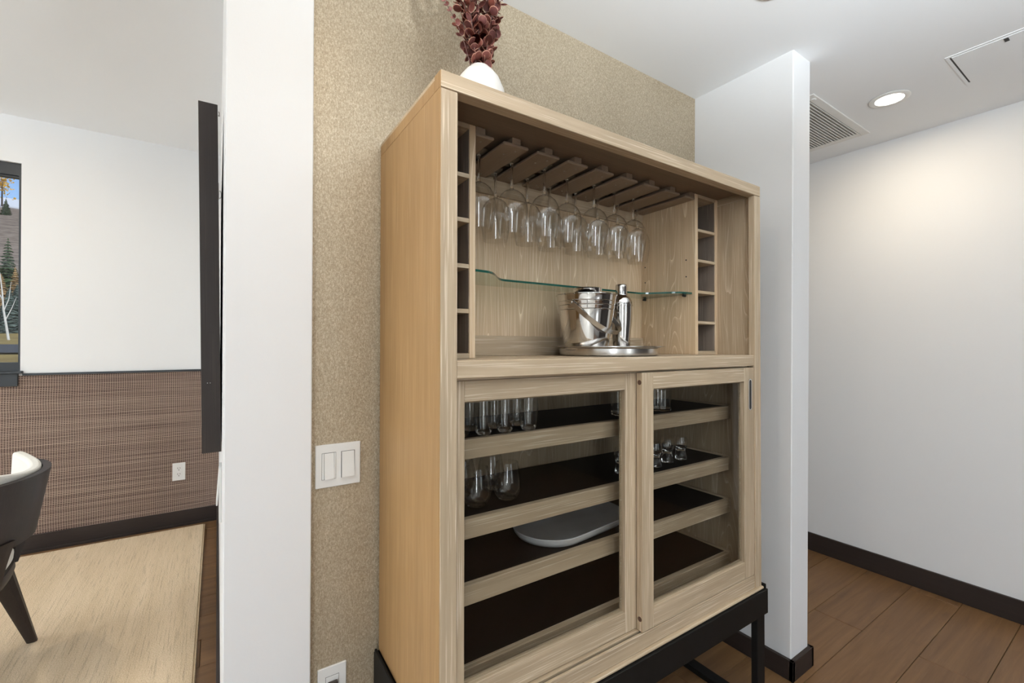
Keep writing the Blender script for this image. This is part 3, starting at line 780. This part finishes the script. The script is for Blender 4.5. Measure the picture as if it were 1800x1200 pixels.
# (tip dx, tip dy, tip height above rim, start of leaves)
branches = [(-.078, -.02, .235), (-.092, .01, .262), (.074, -.01, .25), (-.050, .03, .275), (-.022, -.03, .255), (.000, .028, .290), (.018, -.022, .265), (.040, .012, .290), (.060, -.015, .262), (.062, .035, .240), (-.060, -.035, .200), (.030, -.045, .215), (-.034, -.012, .18), (.052, .004, .17)]
n_leaf = 0
for bi, (tx, ty, th) in enumerate(branches):
    br = thing('eucalyptus_branch', 'burgundy eucalyptus branch with round leaves in the white vase', 'branch', on_cab(VX, VY, CH + .171), 'eucalyptus branches in the vase')
    P0 = Vector((tx * .12, ty * .12, -.10)); P1 = Vector((tx * .30, ty * .30, th * .35)); P2 = Vector((tx, ty, th))
    def bez(u): return P0 * (1 - u) ** 2 + P1 * 2 * u * (1 - u) + P2 * u * u
    MB().tube([bez(i / 12) for i in range(13)], [.0016 - .0008 * i / 12 for i in range(13)], 6).build('stem', STEMM, br, True)
    u = .325 + rl.uniform(-.03, .03); ang = rl.uniform(0, 6.28)
    while u < 1.0:
        p = bez(u); tg = (bez(min(1, u + .02)) - bez(u - .02)).normalized()
        size = 0 if u < .72 else (1 if u < .86 else (2 if u < .95 else 3))
        for s_ in (0, math.pi):
            a = ang + s_ + rl.uniform(-.3, .3)
            radial = Vector((math.cos(a), math.sin(a), 0)); radial = (radial - tg * radial.dot(tg)).normalized()
            yv = (radial * rl.uniform(.45, .9) + tg * rl.uniform(.4, .9)).normalized()       # leaf axis
            zv = radial * rl.uniform(-.9, .6) + tg * rl.uniform(.1, .8) + Vector((rl.uniform(-.6, .4), rl.uniform(-.9, .4), rl.uniform(-.4, .4)))
            zv = (zv - yv * zv.dot(yv)).normalized()
            xv = yv.cross(zv)
            mt = Matrix((xv, yv, zv)).transposed().to_4x4(); mt.translation = p + yv * .001
            l = obj('leaf', LM[size], None, br); l.matrix_local = mt; n_leaf += 1
        ang += R(90) + rl.uniform(-.25, .25); u += .060 + rl.uniform(-.008, .008)
br = thing('eucalyptus_branch', 'thin sprig with tiny pink leaves leaning out left of the others', 'branch', on_cab(VX, VY, CH + .171), 'eucalyptus branches in the vase')
P0, P1, P2 = Vector((-.01, 0, -.10)), Vector((-.030, -.01, .06)), Vector((-.108, -.015, .128))
def bez(u): return P0 * (1 - u) ** 2 + P1 * 2 * u * (1 - u) + P2 * u * u
MB().tube([bez(i / 12) for i in range(13)], .0008, 6).build('stem', STEMM, br, True)
for u in (.62, .72, .80, .88, .94, .99):
    for s_ in (-1, 1):
        yv = Vector((-.5 + .3 * s_, -.4 * s_, .6 + .2 * s_)).normalized(); zv = Vector((0, -1, .3)); zv = (zv - yv * zv.dot(yv)).normalized(); xv = yv.cross(zv)
        mt = Matrix((xv, yv, zv)).transposed().to_4x4(); mt.translation = bez(u)
        obj('leaf', LMP if u > .75 else LM[3], None, br).matrix_local = mt

# ------------------------------------------------------------------ electrical plates
t = thing('light_switch', 'white double switch plate with dimmer and rocker on the gold wallpaper', 'light switch', T(.2635, WALLY, .930))
MB().box(-.0555, .0555, -.0058, 0, -.055, .055, .0015).build('plate', PLATEW, t)
def sw_unit(cx, dim):
    MB().box(cx - .0172, cx + .0172, -.0062, -.0057, -.0340, .0340).build('gap', SLOT, t)
    r = MB()
    if dim:
        r.box(cx - .0166, cx - .0120, -.0072, -.0060, -.0333, .0333, .0004)
        r.box(cx + .0125, cx + .0166, -.0072, -.0060, -.0333, .0333, .0004)
        o = r.build('dimmer_frame', PLATEW, t); MB().box(cx + .0130, cx + .0160, -.0082, -.0072, -.004, .004, .0003).build('slider', PLATEW, o)
        a, b = cx - .0113, cx + .0118
    else: a, b = cx - .0158, cx + .0158
    k = bmesh.new()
    prof = [(-.0062, -.0330), (-.0118, -.0325), (-.0085, 0), (-.0066, .0325), (-.0062, .0330)]
    A = [k.verts.new((a, y, z)) for y, z in prof]; B = [k.verts.new((b, y, z)) for y, z in prof]
    for i in range(4): k.faces.new((A[i], A[i + 1], B[i + 1], B[i]))
    k.faces.new((A[4], A[0], B[0], B[4])); k.faces.new(A); k.faces.new(B[::-1])
    q = MB(); q.merge(k); q.build('rocker', PLATEW, t)
sw_unit(-.0235, True); sw_unit(.0235, False)
t = thing('wall_outlet', 'white plate with a dark brown insert low on the gold wallpaper', 'wall outlet', T(.2510, WALLY, .357))
MB().box(-.0350, .0350, -.0058, 0, -.058, .058, .0015).build('plate', PLATEW, t)
MB().box(-.0165, .0165, -.0063, -.0057, -.0335, .0335).build('gap', SLOT, t)
MB().box(-.0158, .0158, -.0075, -.0060, -.0330, .0330, .0008).build('device', PLATEW, t)
q = MB().box(-.0125, .0125, -.019, -.0073, -.020, .022, .004, 2); q.build('plug', PLATED, t)
t = thing('wall_outlet', 'white duplex outlet on the woven wall covering', 'wall outlet', T(-.211, 3.741, .365))
MB().box(-.035, .035, -.006, 0, -.0585, .0585, .0015).build('plate', PLATEW, t)
for zc in (.0195, -.0195):
    rc = MB().box(-.0165, .0165, -.0072, -.0058, zc - .0165, zc + .0165, .0006).build('receptacle', PLATEW, t)
    MB().box(-.0075, -.0050, -.0078, -.0070, zc, zc + .009).box(.0050, .0075, -.0078, -.0070, zc + .001, zc + .0085).cyl((0, -.0078, zc - .0075), (0, -.0070, zc - .0075), .0028, 10).build('slots', SLOT, rc)
t = thing('wall_control', 'white wall plate below the hanging frame, seen edge-on at the corner', 'wall plate', T(.0135, 1.62, .79))
MB().box(-.0070, 0, -.040, .040, -.082, .080, .0012).build('plate', PLATEW, t)
q = MB().rbox((-.0090, 0, .020), (.004, .066, .105), (0, R(3.5), 0), .001); q.build('cover', PLATEW, t)

# ------------------------------------------------------------------ framed picture hanging on the divider wall, seen from its edge
pf = thing('picture_frame', 'deep black picture frame hung on the divider wall, tilted out at its top', 'picture frame', T(.0125, 1.65, .905) @ Euler((0, R(-.78), 0)).to_matrix().to_4x4())
Hf, Lf = 1.074, 1.25
f = MB().box(-.050, -.0006, 0, .022, 0, Hf, .001).build('frame_rail', DARKOAK, pf)
MB().box(-.050, -.0006, Lf - .022, Lf, 0, Hf, .001).build('frame_rail', DARKOAK, pf)
for a, b in ((0, .022), (Hf - .022, Hf)): MB().box(-.050, -.0006, .022, Lf - .022, a, b, .001).build('frame_rail', DARKOAK, pf)
MB().box(-.034, -.028, .022, Lf - .022, .022, Hf - .022).build('backing_board', SLOT, pf)
dr = MB().box(-.0004, .0012, .006, .016, .785, .835, .0004).build('hanger_strap', STEELB, pf)
MB().tube([(.003 + .0035 * math.sin(a), .011, .80 + .012 * math.cos(a)) for a in [i * math.pi / 6 for i in range(13)]], .0011, 6).build('ring', STEELB, dr, True)
MB().tube([(.0005, .012, Hf - .028), (.0035, .012, Hf - .030), (.0035, .012, Hf - .018), (.0010, .012, Hf - .016)], .0014, 6).build('wire_hook', STEELB, pf, True)
for dy in (.005, .012): MB().cyl((-.022 - dy, -.0006, .215), (-.022 - dy, .0002, .215), .0012, 8).build('nail', STEELB, pf)

# ------------------------------------------------------------------ rug
rg = MB().box(-3.6, -.068, .9, 3.655, 0, .012, .004).build('rug', RUG); tag(rg, 'large beige heathered wool rug under the dining chair', 'rug')
q = MB().box(-.0675, -.062, .9, 3.655, 0, .0105, .003); q.build('rug_edge', RUG, rg)

# ------------------------------------------------------------------ dining chair (faces away to the left, its curved back towards the cabinet)
ch = thing('dining_chair', 'dark wood dining chair with curved back and ivory upholstery on the rug', 'chair', T(-.872, 2.36, .012) @ Matrix.Rotation(R(4), 4, 'Z'))
def shell(r0, r1, za, zb, a0, a1, thick, nseg=28, nz=8, inset=0, topcurve=0, fl=.0):
    """curved back: radius r0 at height za, r1 at zb, spanning angles a0..a1 (degrees) about +X"""
    b = bmesh.new(); grid = {}
    for side in (0, 1):
        for i in range(nseg + 1):
            u = i / nseg
            for j in range(nz + 1):
                v = j / nz
                ha = (a0[1] * v + a0[0] * (1 - v)); a = R(-ha + 2 * ha * u)
                rr = r0 + (r1 - r0) * v - side * thick - inset
                z = za + (zb - za) * v + topcurve * v * (1 - (2 * u - 1) ** 2)
                grid[side, i, j] = b.verts.new((rr * math.cos(a), rr * math.sin(a) * 1.02, z))
    for side in (0, 1):
        for i in range(nseg):
            for j in range(nz):
                q = [grid[side, i, j], grid[side, i + 1, j], grid[side, i + 1, j + 1], grid[side, i, j + 1]]
                b.faces.new(q if side == 0 else q[::-1])
    for i in range(nseg):
        for j in (0, nz):
            b.faces.new((grid[0, i, j], grid[0, i + 1, j], grid[1, i + 1, j], grid[1, i, j]))
    for j in range(nz):
        for i in (0, nseg):
            b.faces.new((grid[0, i, j], grid[0, i, j + 1], grid[1, i, j + 1], grid[1, i, j]))
    bmesh.ops.recalc_face_normals(b, faces=b.faces)
    q = MB(); q.merge(b); return q
shell(.305, .345, .515, .752, (38, 46), None, .024).build('backrest', DARKOAK, ch, True)
shell(.280, .320, .545, .790, (34, 44), None, .036, inset=.0, topcurve=-.030).build('back_cushion', UPH, ch, True, 60)
bvm = [c for c in ch.children if c.name.startswith('back_cushion')][0].modifiers.new('soft_edge', 'BEVEL'); bvm.width = .013; bvm.segments = 3; bvm.limit_method = 'ANGLE'; bvm.angle_limit = R(50)
for s_ in (-1, 1):                                     # side straps joining the back to the seat ring
    pts = []
    for i in range(9):
        v = i / 8; a = R(s_ * (33.5 - 3 * v ** 1.2)); rr = .309 - .058 * v
        pts.append((rr * math.cos(a), rr * math.sin(a) * 1.02, .545 - .165 * v))
    q = MB()
    b = bmesh.new(); rings = []
    for i, p in enumerate(pts):
        p = Vector(p); rad = Vector((p.x, p.y, 0)).normalized(); tn = Vector((-rad.y, rad.x, 0)); w = .032 - .004 * math.sin(math.pi * i / 8)
        rings.append([b.verts.new(p + tn * u + rad * v) for u, v in ((-w, -.012), (w, -.012), (w, .012), (-w, .012))])
    for A, B in zip(rings, rings[1:]):
        for k in range(4): b.faces.new((A[k], A[(k + 1) % 4], B[(k + 1) % 4], B[k]))
    b.faces.new(rings[0][::-1]); b.faces.new(rings[-1]); q.merge(b); q.build('back_support', DARKOAK, ch, True)
rse = lambda a, z: 1 + .05 * math.cos(4 * a + math.pi)
MB().lathe([(0, .345), (.236, .345), (.252, .352), (.258, .372), (.254, .392), (.240, .396), (0, .396)], n=56, rfun=rse).build('seat_frame', DARKOAK, ch, True)
MB().lathe([(0, .396), (.238, .397), (.252, .408), (.254, .428), (.244, .446), (.200, .456), (0, .460)], n=56, rfun=rse).build('seat_cushion', UPH, ch, True)
for sx, sy in ((1, 1), (1, -1), (-1, 1), (-1, -1)):
    p0 = Vector((sx * .175, sy * .165, .36)); p1 = Vector((sx * .262, sy * .228, .0))
    b = bmesh.new(); rings = []
    for v in (0, .25, .6, 1):
        p = p0.lerp(p1, v); w = .036 - .021 * v; 
        rings.append([b.verts.new(p + Vector((u * w, k * w * .8, 0))) for u, k in ((-1, -.55), (-.55, -1), (.55, -1), (1, -.55), (1, .55), (.55, 1), (-.55, 1), (-1, .55))])
    for A, B in zip(rings, rings[1:]):
        for k in range(8): b.faces.new((A[k], A[(k + 1) % 8], B[(k + 1) % 8], B[k]))
    b.faces.new(rings[0][::-1]); b.faces.new(rings[-1])
    q = MB(); q.merge(b); q.build('leg', DARKOAK, ch, True)

# ------------------------------------------------------------------ hillside outside the dining-room window
def terr(y):
    P = [(4.2, .55), (6, .86), (9, 1.00), (14, 1.20), (25, 1.60), (40, 2.7), (60, 6.0), (80, 11.0), (110, 19.5), (150, 31.5), (175, 38.5), (200, 44), (240, 46)]
    for (a, za), (b, zb) in zip(P, P[1:]):
        if y <= b: return za + (zb - za) * (y - a) / (b - a)
    return P[-1][1]
bm = bmesh.new(); ys = [4.2, 5, 6, 7.5, 9, 11, 14, 18, 22, 27, 33, 40, 50, 60, 70, 80, 95, 110, 125, 140, 150, 160, 170, 180, 200, 220, 240]
xs = [-1 + .125 * i for i in range(17)]; gv = {}
import mathutils
for i, u in enumerate(xs):
    for j, y in enumerate(ys):
        x = -.27 * y + u * (10 + .75 * y)
        nz = mathutils.noise.noise(Vector((x * .05, y * .05, 3))) * min(2.6, y * .016)
        gv[i, j] = bm.verts.new((x, y, terr(y) + (nz if y > 20 else 0)))
for i in range(len(xs) - 1):
    for j in range(len(ys) - 1): bm.faces.new((gv[i, j], gv[i + 1, j], gv[i + 1, j + 1], gv[i, j + 1]))
for f_ in bm.faces: f_.smooth = True
M = N('hillside_ground'); tc = M.n('ShaderNodeTexCoord'); sx = M.n('ShaderNodeSeparateXYZ'); M.l(tc.outputs['Object'], sx.inputs[0])
scr = M.noise(M.coords((.5, .5, .5), False), 1.2, 5, .7); scr2 = M.noise(M.coords((.12, .12, .12), False), 1, 3)
scrub = M.ramp(scr, (.35, (.17, .125, .095)), (.65, (.36, .29, .225)))
grass = M.ramp(scr, (.35, (.30, .21, .07)), (.65, (.44, .33, .12)))
yj = M.math('ADD', sx.outputs['Y'], M.math('MULTIPLY', M.math('SUBTRACT', scr2, .5), 14.0))
c = M.mix(M.ramp(M.math('DIVIDE', yj, 240.0), (.16, (0, 0, 0)), (.20, (1, 1, 1))), grass, scrub)
c = M.mix(M.ramp(M.math('DIVIDE', yj, 240.0), (.615, (0, 0, 0)), (.635, (1, 1, 1))), c, (.80, .82, .86))
M.bsdf(c, .9, 0, .1)
q = MB(); q.merge(bm); hill = q.build('hillside', M.m, None, True, 180); hill['kind'] = 'structure'
ASPH = simple('grey_asphalt', (.20, .20, .21), .9)
bm = bmesh.new(); pr = []
for i in range(13):
    x = -12 + i * 1.6; yA = 9.6 + .02 * (x + 3); pr.append((bm.verts.new((x, yA, terr(yA) + .03)), bm.verts.new((x, yA + 2.6, terr(yA + 2.6) + .03))))
for A, B in zip(pr, pr[1:]): bm.faces.new((A[0], B[0], B[1], A[1]))
bmesh.ops.solidify(bm, geom=bm.faces[:], thickness=.05)
q = MB(); q.merge(bm); rd = q.build('road', ASPH); rd['kind'] = 'structure'
NEED = [simple('spruce_green', (.075, .115, .05), .8, 0, .2, .4, 3), simple('spruce_blue', (.10, .13, .11), .8, 0, .2, .5, 5), simple('larch_rust', (.34, .22, .10), .8, 0, .2, .4, 3)]
BARK = simple('tree_bark', (.07, .05, .04), .9)
def conifer(x, y, h, w, kind, label, seed):
    r_ = random.Random(seed)
    t = thing('conifer', label, 'tree', T(x, y, terr(y) - .2), 'conifers on the slope outside')
    MB().cyl((0, 0, 0), (0, 0, h * .97), h * .018, 8, .01).build('trunk', BARK, t)
    bm = bmesh.new(); n = 26
    for k in range(n):
        v = k / (n - 1); z = h * (.07 + .91 * v); rad = w * (1 - v) ** .85 + .05; nb = 13 - int(7 * v)
        a0 = r_.uniform(0, 6.28)
        for i in range(nb):
            a = a0 + 2 * math.pi * i / nb + r_.uniform(-.2, .2); L = rad * r_.uniform(.7, 1.1); wd = L * .24 + .03
            d = Vector((math.cos(a), math.sin(a), 0)); s_ = Vector((-d.y, d.x, 0)); drp = Vector((0, 0, -L * r_.uniform(.15, .45)))
            A = Vector((0, 0, z + .08)); Bm = d * L * .6 + Vector((0, 0, z)) + drp * .5; Cc = d * L + Vector((0, 0, z)) + drp
            v0, v1, v2, v3, v4 = (bm.verts.new(p) for p in (A, Bm + s_ * wd, Cc, Bm - s_ * wd, Bm - Vector((0, 0, wd * .7))))
            bm.faces.new((v0, v1, v2)); bm.faces.new((v0, v2, v3)); bm.faces.new((v1, v4, v2)); bm.faces.new((v4, v3, v2))
    me = bpy.data.meshes.new('needles'); bm.to_mesh(me); bm.free(); me.materials.append(NEED[kind])
    nd = obj('needles', me, None, t); nd['kind'] = 'stuff'
def atx(px, y): # x for a column of the view at depth y
    return math.tan(math.atan((px - 900) / F_PX) + yaw) * y
conifer(atx(13, 42), 42, 5.0, 1.0, 0, 'tall dark green spruce on the slope seen through the window', 1)
conifer(atx(26, 34.5), 34.5, 3.0, .55, 2, 'rust-tinged larch in front of the dark spruce outside', 2)
conifer(atx(1, 31), 31, 2.5, .7, 2, 'rust-tinged larch at the left edge of the window view', 5)
conifer(atx(16, 26), 26, 1.8, .55, 1, 'low blue-green spruce behind the birch trunk', 3)
conifer(atx(30, 29.5), 29.5, 2.0, .6, 1, 'low blue-green spruce beside the window frame', 4)
conifer(atx(9, 132), 132, 4, 1.1, 0, 'far dark spruce high on the slope under the snow', 6)
GOLDL = simple('yellow_aspen_leaves', (.62, .36, .05), .8, 0, .2, .3, 6)
t = thing('aspen', 'far yellow aspen crown on the ridge at the window edge', 'tree', T(atx(2, 150), 150, terr(150) - 6))
MB().cyl((0, 0, 0), (0, 0, 12), .25, 8, .1).build('trunk', BARK, t)
bm = bmesh.new(); ra = random.Random(9)
for k in range(260):
    c = Vector((ra.gauss(0, .8), ra.gauss(0, .8), 12.2 + ra.gauss(0, 1.6))); s_ = ra.uniform(.15, .32); d = Vector((ra.uniform(-1, 1), ra.uniform(-1, 1), ra.uniform(-1, 1))).normalized(); e = d.orthogonal().normalized(); g = d.cross(e)
    bm.faces.new([bm.verts.new(c + e * s_ * u + g * s_ * v) for u, v in ((1, 0), (0, 1), (-1, 0), (0, -1))])
me = bpy.data.meshes.new('leaves'); bm.to_mesh(me); bm.free(); me.materials.append(GOLDL); o = obj('leaves', me, None, t); o['kind'] = 'stuff'
BIRCH = simple('white_birch_bark', (.78, .75, .70), .8, 0, .2, .15, 9)
bx, by = atx(9, 15), 15
t = thing('birch_tree', 'bare white birch with a pale trunk on the grass outside the window', 'tree', T(bx, by, terr(by) - .05))
MB().tube([(0.06, 0, 0), (.02, 0, .35), (-.03, 0, .75), (-.05, 0, 1.15), (-.09, 0, 1.6)], [.024, .022, .018, .013, .006], 8).build('trunk', BIRCH, t, True)
for p in ([(-.03, 0, .7), (.05, .02, 1.0), (.08, .03, 1.4)], [(-.04, 0, .95), (-.13, .02, 1.2), (-.16, .02, 1.5)], [(0, 0, .5), (.10, 0, .78), (.17, .02, 1.05)]):
    MB().tube(p, [.010, .007, .003], 6).build('branch', BIRCH, t, True)

# ------------------------------------------------------------------ added unseen uplighters, fill light for the ceilings
def add_uplight(x, y, power, label):
    t = thing('fill_uplighter', label, 'fill lamp', T(x, y, .012))
    MB().lathe([(0, 0), (.14, 0), (.145, .006), (.14, .016), (.02, .026), (0, .026)], n=36).build('base', BLACKM, t, True)
    MB().cyl((0, 0, .024), (0, 0, 1.70), .012, 14).build('pole', BLACKM, t, True)
    MB().lathe([(0, 1.70), (.03, 1.70), (.10, 1.735), (.155, 1.79), (.160, 1.80), (.150, 1.795), (.095, 1.745), (0, 1.715)], n=40).build('lamp_bowl', BLACKM, t, True)
    light('ceiling_fill_lamp', 'SPOT', (x, y, 1.79), power, (.88, .95, 1), (R(180), 0, 0), spot_size=R(172), spot_blend=.3, shadow_soft_size=.06)
add_uplight(-1.6, -2.2, 45, 'added unseen uplighter in the living room, brightening its ceiling')
add_uplight(.75, -.5, 165, 'added unseen uplighter in the hall, brightening the dropped ceiling')
add_uplight(-3.7, 2.0, 430, 'added unseen uplighter in the dining room corner, brightening its ceiling')
